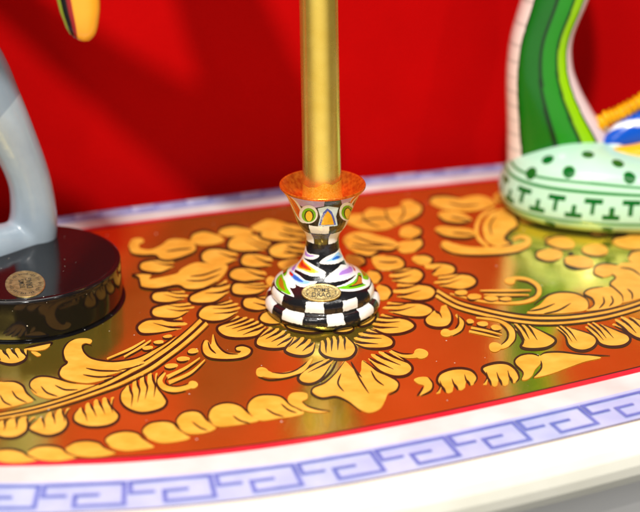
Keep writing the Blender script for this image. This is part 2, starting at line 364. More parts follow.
poly([(25, 348.5), (35, 346), (51, 342.8), (50, 346), (44, 350), (33, 351)], line=(0, 3)); poly([(31, 352), (36, 352), (41, 355), (37, 356.5)])
U = [(201, 320.5), (190, 331), (175, 343.5), (160, 354.5), (145, 364), (130, 372), (115, 380), (100, 387), (75, 396), (50, 404), (25, 410.5), (-10, 417)]
D = [(207, 323.5), (196, 334), (182, 346), (168, 356.5), (152, 368), (136, 376.5), (118, 385), (100, 391.5), (75, 400), (50, 407.5), (25, 413.5), (-10, 420)]
brush([(a[0]+.0, a[1]) for a in U], [3.5, 3.6, 3.3, 2.8, 2.4, 2.2]); brush(D, [3.5, 3.4, 3.2, 2.6, 2.2, 2])
dark([(u[0]*.5+d[0]*.5, u[1]*.5+d[1]*.5) for u, d in zip(U, D)], 2.3, False); dark([(d[0]+2, d[1]+2.4) for d in D], 1.5); dark([(u[0]-2, u[1]-2.2) for u in U], 1.2)
for a in ([(145, 340.5), (130, 349.3), (107, 359)], [(151, 340.5), (140, 348), (124, 357)], [(144, 362), (132, 366), (118, 368.5)]):
    brush(a, [1.2, 2.6, 1.5]); dark([(p[0]+.5, p[1]+1.9) for p in a], 1.3)
for b in ((147.5, 348.5, 5.5, 2.4), (158.5, 342.7, 5, 2.3), (167.5, 337, 5, 1.9), (171, 366.5, 6.5, 2.9), (183, 359.5, 6.5, 2.8), (193, 351.7, 5.8, 2.8)): blob(*b, rot=-.12)
for a in ([(167, 377.5), (185, 368.5), (200, 358)], [(169, 383), (190, 373.5), (205, 360)]):
    brush(a, [4, 2.8, 1]); dark([(p[0]+.8, p[1]+2) for p in a], 1.4)
dark([(164, 371), (157.5, 380), (160.5, 388), (172, 393.3), (186, 391.5)], 1.7)
brush([(165.5, 373), (160, 381), (164, 387.5), (175, 390), (186, 388), (193, 385)], [1, 5, 5.5, 5, 4.5, 5], ball=5)
dark([(168, 377), (165.5, 382), (170, 386), (180, 386.5), (188, 383.5)], 1.3)
poly([(205, 341), (203, 346), (204, 353), (210, 357.5), (220, 359), (232, 359), (242, 357.5), (249, 354), (250, 349.5), (243, 346.8), (236.5, 348), (237, 350.5), (241, 351.5), (238, 353.8), (230, 353), (222, 351), (217, 345), (213, 334.5), (211, 345), (208, 341)],
     strokes=[[(204, 340), (201.5, 346), (202.8, 353.5), (209, 358.6), (220, 360.2), (234, 360), (245, 358), (251, 354), (251.5, 349), (243, 345.5), (236, 347), (236, 351), (241, 352)],
              [(214, 335), (217.5, 345), (226, 353), (238, 354.6)], [(208, 342), (210.5, 349), (216, 354)]])
# --- front garland
poly([(209, 417), (212, 409), (220, 405), (230, 404), (240, 407), (248, 414), (259, 420.5), (245, 424), (232, 426), (220, 427), (211, 424)], strokes=[[(212, 423), (208, 416), (212, 408), (221, 403.8), (231, 403.2), (241, 406.5), (249, 413.5), (258, 420)], [(233, 416), (240, 421), (250, 423.5)]])
poly([(248, 410), (250, 402), (258, 397), (270, 396), (281, 398), (290, 406), (304, 413), (293, 417), (280, 418.5), (262, 421), (252, 416)], strokes=[[(252, 417), (247, 409), (250, 401), (258, 396), (270, 395), (282, 397.3), (291, 405), (302, 412)], [(266, 409), (274, 414), (284, 417)], [(281, 404), (288, 410), (297, 413.5)]])
poly([(288, 398), (292, 393.5), (300, 392.5), (307, 394), (307, 399), (302, 402), (308, 406), (318, 409), (329, 411.5), (318, 413), (305, 411), (295, 407), (289, 403)], strokes=[[(302, 402.5), (309, 407), (319, 410), (330, 411.5)]])
poly([(177, 421), (182, 414.5), (192, 412), (200, 414), (206, 421), (216, 428), (205, 433), (188, 434), (179, 428)], strokes=[[(180, 428), (176, 421), (182, 413.5), (192, 411), (201, 413), (207, 420), (215, 427)], [(192, 422), (200, 428), (208, 431)]])
poly([(143, 431), (150, 424.5), (162, 422.5), (172, 424), (178, 430), (190, 438), (176, 442), (160, 443), (147, 438)], strokes=[[(147, 438), (142, 431), (149, 423.6), (162, 421.4), (173, 423), (180, 430), (189, 437)]])
poly([(106, 440), (114, 434.5), (126, 432.5), (137, 434.5), (143, 440), (154, 447), (140, 450), (124, 451), (110, 447)], strokes=[[(110, 447), (105, 440), (113, 433.5), (126, 431.4), (138, 433.5), (145, 440), (153, 446)]])
poly([(66, 448), (75, 442.5), (88, 441), (99, 443), (105, 448), (116, 453), (100, 457), (84, 457), (70, 454)], line=(0, 5))
poly([(28, 452), (37, 447), (50, 446), (61, 448), (67, 453), (77, 457.5), (62, 461), (46, 461), (32, 458)], line=(0, 5))
poly([(-10, 454), (0, 450), (12, 449.5), (22, 452), (28, 456), (38, 460), (24, 463), (8, 463), (-6, 460)], line=(0, 5))
# --- front palmette
poly([(344, 361.5), (338, 371), (328, 381), (314, 387), (313, 393), (322, 397.5), (336, 396), (348, 401), (360, 410), (370, 413), (380, 409), (385, 401), (388, 394), (396, 390), (397.5, 383), (388, 377), (376, 371.5), (363, 360.5), (361, 371), (358, 374), (352, 368)],
     strokes=[[(363, 361), (378, 371), (390, 376.5), (398.5, 383), (397, 390.5), (389, 395)], [(353, 367), (360, 380), (369, 394)],
              [(345, 361), (336, 373), (325, 383), (313.5, 388), (312, 394), (322, 398.7), (336, 397.2), (348, 402), (361, 411.5)], [(351, 362), (356, 371), (362, 378)], [(371, 371), (376, 380), (384, 386)], [(341, 374), (338, 384), (344, 392)]])
dark([(337, 361), (330, 373), (319, 383)], 1.8)
brush([(262, 372.5), (274, 376), (290, 374.5), (303, 369.5), (312, 359)], [9, 5, 5.5, 4.5, 2], ball_start=6.5); dark([(272, 372.8), (284, 373.8), (296, 370.5), (307, 362)], 1.4); dark([(258, 377), (270, 380.3), (288, 378), (303, 373)], 1.5)
brush([(391, 350.5), (402, 356), (412, 356.5), (421, 354)], [1.5, 3, 4, 7], ball=7); dark([(391, 350), (402, 354), (413, 354.3)], 1.5)
poly([(414, 380), (420, 377.5), (428, 378), (432, 384), (430, 391), (420, 396), (423, 390), (424, 386), (418, 384)], strokes=[[(428, 377.5), (433, 384), (431, 391), (421, 396)], [(417, 396), (421, 391), (423, 387)]])
brush([(456, 315), (462, 322), (460, 329.5), (453, 333), (446, 333.3)], [2, 5, 6, 5, 5], ball=5.5); dark([(458, 315), (458.5, 323), (455, 329)], 1.6); dark([(457, 315), (464.5, 322), (462, 331), (453, 336)], 1.5)
poly([(522, 380), (523, 374), (516, 365), (516, 360), (522, 356), (532, 355), (540, 358), (541, 363), (535, 370), (532, 376), (527, 380)], strokes=[[(521, 380), (523, 373), (515.5, 365), (515, 360), (521, 355.5), (532, 354), (541, 357)]])
poly([(534, 378), (541, 370), (541, 362), (538.5, 357), (545, 354), (560, 353), (580, 355), (601, 358), (585, 362), (568, 368), (552, 374)], strokes=[[(533, 378), (541, 369), (541, 361)], [(540, 356), (546, 353), (561, 352.4), (582, 354.8), (610, 356)]])
# --- right stem and what grows on it
S1 = [(437, 291), (448, 297.5), (460, 303.5), (480, 309), (505, 314.5), (525, 317.5), (542, 318.5), (566, 318), (592, 315), (615, 310.5), (640, 303), (670, 291)]
S2 = [(436, 296), (448, 303), (460, 308.5), (480, 314), (505, 319.5), (525, 322.5), (542, 323.7), (566, 323), (592, 320), (615, 315.5), (642, 307.5), (672, 296)]
brush(S1, [3, 3, 2.5, 2.3, 2.3, 2.5]); brush(S2, [3, 2.8, 2.4, 2.2, 2.2, 2.4])
dark([(a[0], a[1]*.5+b[1]*.5) for a, b in zip(S1, S2)], 2.4, False); dark([(a[0], a[1]-2.2) for a in S1], 2.0); dark([(a[0], a[1]+2) for a in S2], 1.4)
brush([(476, 318), (500, 321.5), (511, 330), (512, 339), (505, 346), (495, 347.5)], [1.5, 3, 6, 6.5, 5, 5], ball=6.5)
dark([(500, 324), (507, 331), (507, 339), (501, 345.5)], 1.7); dark([(476, 316.3), (500, 319.6), (513.5, 328), (515.5, 339), (509, 347)], 1.4)
for b in ((470, 322, 4, 2.5), (482.5, 324.5, 6, 2.7), (496, 328.3, 5.6, 3)): blob(*b)
for a in ([(471, 328), (486, 331), (502, 335)], [(469, 331.5), (485, 335), (500, 338.5)]): brush(a, [2.4, 2.2, 1]); dark([(p[0], p[1]-1.8) for p in a], 1.3)
poly([(527, 313.5), (540, 305), (548, 297), (560, 293.5), (575, 294.5), (586, 300), (588, 307), (584, 311), (570, 313), (552, 314)], strokes=[[(534, 305), (541, 299.5), (549, 295), (561, 292.5), (576, 293.8), (587, 300), (589, 308)], [(528, 311.5), (541, 309.5), (555, 304)], [(544, 314), (558, 311), (571, 303.5)]])
poly([(586, 311), (593, 306), (592, 300), (584, 294), (590, 290), (602, 288), (614, 288), (621, 295), (622, 303), (615, 307), (600, 310)], strokes=[[(588, 310), (594, 305), (592, 299), (584, 294), (590, 289), (603, 287)], [(603, 297), (604, 303), (599, 309)], [(611, 296), (613, 302), (609, 307)]])
poly([(594, 273), (595, 267.5), (602, 265), (609, 265), (618, 266), (622, 263.5), (640, 263.5), (655, 268), (660, 280), (655, 293), (640, 299), (622, 303), (621.5, 295), (617, 290), (610, 285), (614, 280), (613, 275.5), (603, 277.5)],
     strokes=[[(603, 278), (594, 274), (595, 267), (602, 264), (609, 264), (618, 265)], [(611, 274), (615.5, 278), (610, 284), (616, 290), (622, 296), (623, 302)], [(627, 289), (632, 294), (632, 300)], [(620, 268), (632, 270), (642, 277)]])
for x, y, rx, ry, ro in ((560, 243, 15, 6.5, .15), (549, 255.5, 13.5, 6.5, 0), (579, 262.5, 15, 6.5, .1), (595, 250.5, 14, 6, .05)):
    blob(x, y, rx, ry, rot=ro)
dark([(545, 248), (547, 240), (556, 236.5), (566, 237)], 1.8); dark([(547, 262), (537, 258), (537, 252), (546, 249.5)], 1.7); dark([(565, 258), (565, 265), (573, 269), (585, 269)], 1.8)
blob(571, 254, 3, 1.8, 'line', line=False)
poly([(612, 242), (615, 238), (628, 236), (642, 236), (655, 240), (655, 248), (640, 250), (622, 248)], line=(0, 2)); poly([(628, 258), (632, 252), (645, 250), (655, 255), (655, 266), (640, 264), (632, 263)], line=(0, 2))
blob(599, 233, 9, 3)
brush([(510, 281.5), (516, 278.5), (528, 280), (537.5, 286), (539, 293), (533, 299.5), (520, 303), (500, 303.5), (478, 301), (450, 294)], [7, 3, 3, 4, 4.5, 4, 3, 2.5, 2, 1.2], ball_start=5)
dark([(518, 281), (529, 283), (536, 289), (534, 296), (522, 300.5)], 1.6)
for a in ([(480, 291), (505, 291), (531, 290.5)], [(484, 295), (506, 295.3), (529, 295.3)]): brush(a, [1, 2.4, 1]); dark([(p[0], p[1]+1.6) for p in a], 1.0)
for b in ((461, 293.3, 6.3, 3), (474, 297.3, 7, 3.2), (491, 299, 7, 3), (505.5, 299.7, 6, 2.3)): blob(*b)
# --- back right scroll
for P_, l in (([(430, 203), (432, 197.5), (445, 196), (460, 199), (468, 197), (480, 196), (490, 199), (495, 205), (480, 210), (465, 212), (445, 210)], (0, 3)),
              ([(494, 196), (503, 192), (513, 194), (516, 201), (506, 205), (497, 203)], None),
              ([(438, 216), (442, 212), (455, 212), (465, 215), (472, 221), (460, 224), (445, 222)], (4, 7)),
              ([(435, 231), (440, 227), (455, 228), (472, 230), (477, 236), (465, 239), (445, 237)], (4, 7)),
              ([(505, 208), (492, 213), (484, 222), (483, 233), (488, 243), (500, 247), (512, 244), (505, 239), (510, 232), (518, 226), (515, 218), (512, 210)], (5, 10)),
              ([(517, 214), (522, 210), (535, 213), (543, 220), (535, 224), (522, 222)], (0, 2)),
              ([(345, 222), (350, 215), (362, 214), (370, 209), (385, 210), (400, 207), (402, 202), (412, 201), (422, 206), (421, 214), (412, 220), (400, 224), (385, 230), (365, 230)], (7, 11)),
              ([(400, 236), (402, 228), (412, 226), (421, 229), (421, 235), (412, 239)], (2, 5)),
              ([(396, 246), (402, 242), (412, 241), (421, 239), (423, 246), (415, 252), (402, 253)], (2, 5)),
              ([(343, 240), (350, 234), (362, 232), (378, 236), (392, 240), (400, 246), (392, 251), (380, 252), (370, 257), (358, 254), (348, 248)], (5, 9)),
              ([(372, 258), (385, 256), (398, 257), (405, 263), (402, 269), (390, 271), (377, 269)], (1, 5)),
              ([(345, 258), (350, 255), (362, 257), (366, 263), (360, 267), (348, 264)], (1, 4)),
              ([(366, 276), (370, 271), (378, 272), (382, 278), (378, 283), (370, 283)], (1, 4)),
              ([(376, 290), (380, 285), (388, 287), (392, 293), (388, 299), (380, 300)], (1, 4)),
              ([(412, 260), (416, 256), (425, 255), (433, 259), (430, 264), (420, 265)], (1, 4)),
              ([(278, 264), (285, 261), (295, 259), (302, 264), (292, 269), (282, 269)], None),
              ([(266, 281), (270, 277), (276, 280), (275, 286), (269, 286)], None),
              ([(190, 240), (193, 234), (205, 231), (217, 235), (224, 241), (212, 245), (198, 245)], (0, 3)),
              ([(218, 233), (222, 228), (235, 226), (248, 229), (252, 234), (235, 237), (224, 236)], (0, 3)),
              ([(251, 229), (258, 224), (268, 220), (280, 222), (290, 226), (285, 231), (265, 233)], None),
              ([(268, 311.5), (262, 314), (259, 319), (262, 323), (270, 325), (282, 324), (287, 318)], (0, 5)),
              ([(282, 322), (288, 329), (300, 332.5), (315, 333.5), (326, 330.5), (328, 325)], (0, 5)),
              ([(330, 328), (335, 332.5), (345, 333.5), (353, 330.5), (354, 325)], (0, 4)),
              ([(355, 325), (362, 327), (372, 323), (376, 316), (368, 312)], (0, 4)),
              ([(300, 262), (310, 256), (322, 255), (328, 262), (318, 268), (305, 267)], (0, 3)),
              ([(318, 236), (312, 228), (318, 220), (330, 219), (340, 224), (336, 234)], (0, 4)),
              ([(128.7, 247.5), (132, 240), (141, 238.7), (144, 242), (139, 245), (141, 249), (151, 250), (161, 246), (170, 240), (185, 240), (195, 244), (196, 251), (185, 257), (170, 261), (160, 260), (155, 256), (142, 256), (132, 254)], (10, 18)),
              ([(226, 265), (210, 264), (198, 263), (190, 265), (181, 270), (177, 274), (165, 277), (155, 279), (149, 279.5), (151, 275), (142, 274), (132.5, 275.5), (138, 278), (139.5, 283), (142, 288), (157, 289.5), (177, 286), (187, 290), (202, 289), (217, 282), (226, 272)], (9, 19))):
    poly(P_, line=l)
for s in ([(190, 277), (205, 275), (222, 269)], [(186, 281), (203, 281), (220, 275)], [(358, 222), (375, 219), (390, 219)], [(352, 244), (366, 246), (384, 246)], [(378, 262), (390, 263), (398, 262)], [(166, 252), (180, 250), (192, 249)], [(492, 236), (490, 226), (496, 216)], [(362, 213), (366, 222), (380, 228)], [(385, 209), (388, 219), (396, 226)], [(402, 205), (404, 214), (398, 222)], [(352, 236), (372, 243), (396, 246)], [(350, 247), (368, 250.5), (384, 250)], [(282, 228), (293, 231), (306, 232)], [(278, 234), (291, 237), (304, 237)], [(286, 247), (296, 249), (306, 250)], [(283, 253), (294, 253.5), (303, 253)], [(448, 203), (462, 206), (480, 205)], [(450, 217), (460, 219), (470, 221)], [(452, 233), (462, 234), (474, 235)]): dark(s, 1.7)
brush([(446, 246), (455, 250), (475, 252), (500, 251), (515, 249), (526, 245), (528.5, 240), (521, 237), (513, 239.5)], [9, 11, 9, 8, 7, 6, 4.5, 3.5, 3], ball_start=6)
dark([(441, 243), (443, 249), (455, 254.5), (476, 256), (502, 255), (518, 252.5), (529, 248)], 1.8)
brush([(496, 208), (482, 216), (476.5, 228), (479, 239), (488, 247)], [2, 3.5, 4, 4, 3])

# --- greek fret along the border, laid out on the border itself
def along(c0, c1, width, m, i0, i1, period, paths):
    seg = np.linalg.norm(np.roll(OUT, -1, 0)-OUT, axis=1); cum = np.concatenate([[0], np.cumsum(seg)])
    tot = cum[-1]; k = round(tot/period); per = tot/k
    idx = np.arange(NO+1); A = np.vstack([c0, c0[:1]]); B = np.vstack([c1, c1[:1]])
    def at(s, t):
        s = s % tot; j = np.interp(s, cum, idx); i = int(j); f = j-i; i2 = min(i+1, NO)
        a = A[i]*(1-f)+A[i2]*f; b = B[i]*(1-f)+B[i2]*f; return a*(1-t)+b*t
    for q in range(k):
        for path in paths:
            for (s0, t0), (s1, t1) in zip(path[:-1], path[1:]):
                # one straight piece; widened at right angles, ends overrun by half a line
                P0 = at((q+s0)*per, t0); P1 = at((q+s1)*per, t1)
                if not (P0[1] < .27): continue
                d = (P1-P0)/np.linalg.norm(P1-P0); wd_ = width if P0[1] < .34*P0[0]+.05 else width*.55; n = np.array([-d[1], d[0]])*wd_/2; e = d*wd_/2
                sheet([P0-e+n, P0-e-n, P1+e-n, P1+e+n], m, nextz())
c_in = offset(OUT, SGN*w_white); c_out = offset(OUT, SGN*w_fret)
fret = [[(.02, .16), (.02, .5), (.30, .5)], [(.02, .16), (.58, .16), (.58, .5), (.42, .5), (.42, .84), (.98, .84), (.98, .5), (.72, .5)]]
fret = [[(.10, .52), (.44, .52), (.44, .17), (-.14, .17)], [(.56, .83), (-.02, .83)], [(.56, .83), (.56, .17), (.86, .17)], [(-.02, .83), (-.02, .52), (.10, .52)]]
fret = [[(.04, .17), (.60, .17), (.60, .52), (.24, .52)], [(.04, .17), (.04, .83), (.66, .83)], [(.80, .48), (.80, .83), (.66, .83)], [(.80, .48), (1.04, .48)]]
fret = [[(.30, .5), (.55, .5), (.55, .84), (0, .84), (0, .16), (.93, .16), (.93, .5), (.68, .5)]]
along(c_in, c_out, .0021, 'blue', 0, 0, .037, fret)
obj('tabletop', bm, [M[k] for k in MI], TBL, smooth=False)
# apron below the top
bm = bmesh.new()
oa = offset(OUT, SGN*(w_line-.004))
a = [bm.verts.new((p[0], p[1], -.0302)) for p in oa]; b = [bm.verts.new((p[0], p[1], -.30)) for p in oa]
for i in range(NO): bm.faces.new((a[i], a[(i+1) % NO], b[(i+1) % NO], b[i]))
bm.faces.new(b)
bmesh.ops.recalc_face_normals(bm, faces=bm.faces)
obj('apron', bm, M['apron'], TBL)

# ------------------------------------------------------------------ wall
bm = bmesh.new()
sl = math.radians(18.4); ex = np.array([math.cos(sl), math.sin(sl)]); ny = np.array([-ex[1], ex[0]])
W0 = np.array([0, .1655])+ny*.043
vs = []
for dz in (-.30, 1.3):
    for s in (-1.1, 1.3):
        for th in (0, .02): vs.append(bm.verts.new((*(W0+ex*s+ny*th), dz)))
for q in ((0, 2, 6, 4), (1, 5, 7, 3), (0, 4, 5, 1), (2, 3, 7, 6), (4, 6, 7, 5), (0, 1, 3, 2)): bm.faces.new([vs[i] for i in q])
bmesh.ops.recalc_face_normals(bm, faces=bm.faces)
wn = M['wall'].node_tree
M['wall'].node_tree.nodes['Principled BSDF'].inputs['Specular IOR Level'].default_value = .03
w = obj('wall', bm, M['wall'], smooth=False); w['kind'] = 'structure'

# ------------------------------------------------------------------ candlestick
AX = np.array([.0014, 0.0])
CS = thing('candlestick', 'small black and white checked candlestick painted with bright petals, holding the gold candle', 'candlestick', (AX[0], AX[1], 0))
prof = [(26.0, .25), (29.5, .3), (31.6, 1.4), (32.7, 4.0), (32.6, 6.6), (31.4, 8.8), (29.6, 9.7), (29.3, 10.6), (29.3, 13.5), (28.2, 16.2), (25.6, 18.6), (21.8, 21.0), (18.0, 23.4), (14.9, 26.4), (12.7, 29.6), (11.0, 33.2), (9.9, 37.0), (9.3, 41.0), (9.3, 44.5), (10.2, 47.6), (12.2, 50.6), (14.3, 54.5), (16.2, 60.0), (18.4, 66.0), (20.8, 71.0), (23.2, 74.2), (23.9, 75.2)]
PR = catmull([(r/1000, z/1000) for r, z in prof], 14)
SL = np.concatenate([[0], np.cumsum(np.linalg.norm(np.diff(PR, axis=0), axis=1))])
Z2S = lambda z: np.interp(z, PR[:, 1], SL)
RofZ = lambda z: np.interp(z, PR[:, 1], PR[:, 0], left=0, right=0)
def on_stick(px, py):
    d = ray(px, py); d = d/np.linalg.norm(d); best = None
    t = np.linspace(.74, .92, 7000); X = CAM[0]+t*d[0]-AX[0]; Y = CAM[1]+t*d[1]-AX[1]; Z = CAM[2]+t*d[2]
    r = np.hypot(X, Y); hit = np.where((r <= RofZ(Z)) & (Z > 0) & (Z < .0752))[0]
    if len(hit): i = hit[0]
    else: i = np.argmin(np.where((Z > 0) & (Z < .0752), r-RofZ(Z), 9))
    return math.atan2(X[i], -Y[i]), float(Z2S(Z[i]))
NP, NS = 900, 420
s_ = np.linspace(0, SL[-1], NS); rr = np.interp(s_, SL, PR[:, 0]); zz = np.interp(s_, SL, PR[:, 1])
ph = -math.pi+2*math.pi*np.arange(NP)/NP
PH, SS = np.meshgrid(ph, s_)
R_ = np.repeat(rr[:, None], NP, 1); Z_ = np.repeat(zz[:, None], NP, 1)
wob = .00010*np.sin(3*PH+zz[:, None]*300)+.00008*np.sin(7*PH-zz[:, None]*500)
R_ = R_+wob
V = np.stack([AX[0]+R_*np.sin(PH), AX[1]-R_*np.cos(PH), Z_], -1).reshape(-1, 3)
BLK = np.array((.008, .008, .010)); WHT = np.array((.86, .86, .83)); 
colr = np.tile(BLK, (NS, NP, 1)).astype(float)
zline = lambda mm: Z2S(mm/1000)
jit = .007*np.sin(PH*23+SS*900)+.004*np.sin(PH*41-SS*1700); js = .00010*np.sin(PH*17)+.00005*np.sin(PH*53)
def checks(z0, z1, spans, c=WHT):
    m_ = (SS+js > z0) & (SS+js < z1)
    for a_, b_ in spans:
        a_, b_ = math.radians(a_), math.radians(b_)
        q = ((PH+jit-a_) % (2*math.pi)) < (b_-a_); colr[m_ & q] = c
yb = [on_stick(322, v)[1] for v in (326.6, 314.6, 313.4, 302.6, 244.6, 234.8, 234.0, 226.6)]
checks(yb[0], yb[1], [(-84, -60), (-44, -19.6), (4.5, 22), (40, 62), (76, 94), (112, 135), (157, 180), (202, 225), (244, 262)])
checks(yb[2], yb[3], [(-78, -50), (-19, 1.5), (23, 42), (65, 88), (112, 133), (157, 179), (203, 226), (246, 270)])
checks(yb[6], yb[7], [(-30, 15), (60, 105), (150, 195), (240, 285)])
checks(yb[4], yb[5], [(-74, -31), (20, 64), (110, 152), (200, 243)])
GILT = np.array((.10, .075, .012)); checks(yb[4], yb[5], [(-27, 16)], GILT); checks(yb[6], yb[7], [(20, 55)], np.array((.05, .04, .01)))
colr[SS > Z2S(.0738)] = BLK
def motif(px_pts, col, rot=0., n=7, smooth=True):
    uv = np.array([on_stick(*p) for p in px_pts])
    if smooth: uv = catmull(uv, n, True)
    for k in range(2):
        sh = uv+np.array([k*math.pi+rot, 0])
        for o_ in (-4*math.pi, -2*math.pi, 0, 2*math.pi):
            colr[inside(sh+np.array([o_, 0]), PH, SS)] = col
def tB(pts): return [(250+x/4.571, 230+y/4.571) for x, y in pts]
def tA(pts): return [(270+x/5.333, 160+y/5.333) for x, y in pts]
def shrink(p, k, dx=0, dy=0):
    p = np.array(p, float); c = p.mean(0)+np.array([dx, dy]); return [tuple(c+(q-p.mean(0))*k) for q in p]
lil, lb, orr, yel, blu, grn, redd = [np.array(lin(*c)) for c in ((176, 130, 220), (150, 200, 240), (225, 90, 10), (250, 205, 60), (30, 100, 200), (110, 190, 20), (200, 40, 15))]
PALE = np.array(lin(225, 215, 240))
M1 = tB([(256, 72), (262, 100), (315, 116), (292, 134), (258, 130), (236, 112), (246, 88)]); motif(M1, WHT); motif(tB([(256, 92), (262, 108), (296, 118), (268, 122), (250, 110)]), lil)
M2 = tB([(410, 83), (436, 122), (420, 142), (370, 157), (318, 150), (350, 122), (390, 103)]); motif(M2, WHT); motif(tB([(402, 100), (420, 118), (404, 134), (362, 144), (340, 146), (370, 130)]), lb); motif(tB([(396, 118), (412, 122), (396, 132), (374, 136)]), blu)
M3 = tB([(240, 120), (222, 145), (205, 172), (232, 192), (300, 212), (347, 195), (305, 168), (262, 142)]); motif(M3, WHT); motif(tB([(240, 132), (224, 152), (216, 170), (238, 182), (286, 196), (316, 192), (284, 172), (254, 148)]), yel); motif(tB([(238, 134), (226, 152), (224, 168), (246, 178), (280, 184), (262, 164)]), orr); motif(tB([(238, 146), (232, 162), (250, 172), (262, 172)]), redd)
M4 = tB([(455, 150), (500, 178), (480, 207), (420, 232), (343, 236), (360, 205), (400, 175), (430, 158)]); motif(M4, WHT); motif(tB([(452, 160), (486, 180), (468, 200), (415, 222), (362, 228), (392, 200), (425, 176)]), PALE); motif(tB([(455, 166), (474, 178), (440, 200), (408, 206), (424, 186)]), lil)
M5 = tB([(190, 173), (172, 195), (194, 237), (245, 262), (308, 236), (260, 232), (218, 202)]); motif(M5, WHT); motif(tB([(190, 186), (182, 200), (200, 228), (244, 248), (276, 238), (240, 226), (212, 206)]), lb); motif(tB([(188, 192), (196, 218), (226, 236), (244, 236), (216, 214)]), blu); motif(tB([(184, 188), (180, 200), (192, 212), (196, 200)]), redd)
M6 = tB([(490, 183), (532, 205), (548, 246), (510, 272), (440, 280), (372, 266), (430, 246), (470, 222)]); motif(M6, WHT); motif(tB([(494, 194), (524, 208), (538, 242), (504, 262), (440, 270), (394, 264), (440, 252), (480, 228)]), grn); motif(tB([(496, 206), (514, 212), (526, 240), (498, 254), (450, 260), (482, 240)]), np.array(lin(20, 60, 20))); motif(tB([(498, 212), (510, 218), (520, 238), (494, 248), (462, 254), (488, 238)]), np.array(lin(190, 110, 20)))
M7 = tB([(152, 188), (120, 210), (110, 246), (140, 288), (200, 308), (182, 265), (166, 228)]); motif(M7, WHT); motif(tB([(148, 200), (126, 216), (118, 246), (142, 278), (186, 296), (172, 266), (160, 232)]), grn); motif(tB([(142, 214), (132, 230), (140, 262), (162, 276), (152, 236)]), np.array(lin(170, 110, 20)))
# cup
motif(tA([(105, 188), (200, 206), (290, 212), (288, 246), (240, 254), (180, 252), (128, 225)]), np.array(lin(190, 165, 215)), smooth=False)
motif(tA([(372, 208), (440, 190), (484, 160), (462, 196), (436, 218), (385, 238)]), np.array(lin(190, 165, 215)), smooth=False)
motif([(282.5, 189), (288, 194), (296, 201), (304, 215), (307, 222), (301, 222), (295, 213), (287, 200)], WHT); motif([(284.5, 191.5), (290, 196.5), (297, 205), (303.5, 219), (300, 219), (293, 208)], orr); motif([(288, 196), (294, 203), (300, 214), (296, 211)], redd)
motif([(359, 190), (353, 196), (349, 206), (346, 216), (349, 213), (355, 200)], WHT); motif([(357.5, 192), (353, 198), (349, 209), (353, 201)], orr)
def circ(cx, cy, rx, ry, n=16): return tA([(cx+rx*math.cos(a), cy+ry*math.sin(a)) for a in np.linspace(0, 2*math.pi, n, endpoint=False)])
for cx, cy, q in ((205, 290, 1.), (412, 276, .86)):
    motif(circ(cx, cy, 50*q, 49), WHT); motif(circ(cx+2*q, cy+4, 38*q, 38), grn); motif(circ(cx+3, cy+8, 25*q, 30), np.array(lin(20, 50, 15))); motif(circ(cx+3, cy+10, 18*q, 27), yel)
motif(tA([(254, 258), (308, 246), (366, 254), (352, 300), (360, 350), (256, 352), (268, 305)]), np.array(lin(205, 230, 245)), smooth=False)
motif(tA([(306, 258), (330, 276), (352, 345), (262, 348), (282, 282)]), np.array(lin(40, 80, 190)), smooth=False)
motif(tA([(308, 272), (326, 292), (342, 344), (272, 346), (290, 296)]), np.array(lin(235, 175, 20)), smooth=False)
colr[(SS > yb[3]) & (SS < yb[3]+.0009)] = BLK
body = grid_mesh('body', V, NP, NS, True, colr.reshape(-1, 3))
obj('body', body, M['painted'], CS)
# underside and the copper bowl inside the rim
def lathe(name, prof, m, parent, n=160, cx=AX[0], cy=AX[1], closed=False):
    P_ = np.array(prof)/1000; t = 2*math.pi*np.arange(n)/n
    VV = [(cx+r*math.sin(a), cy-r*math.cos(a), z) for r, z in P_ for a in t]
    return obj(name, grid_mesh(name, VV, n, len(P_), True), m, parent)
lathe('cup_lining', catmull([(23.9, 75.1), (24.0, 75.8), (23.6, 76.35), (22.9, 76.1), (21.6, 74.3), (19.2, 70.8), (16.6, 68.2), (13.6, 66.6), (11.2, 66.0), (11.0, 60), (.01, 59.8)], 8), M['copper'], CS)
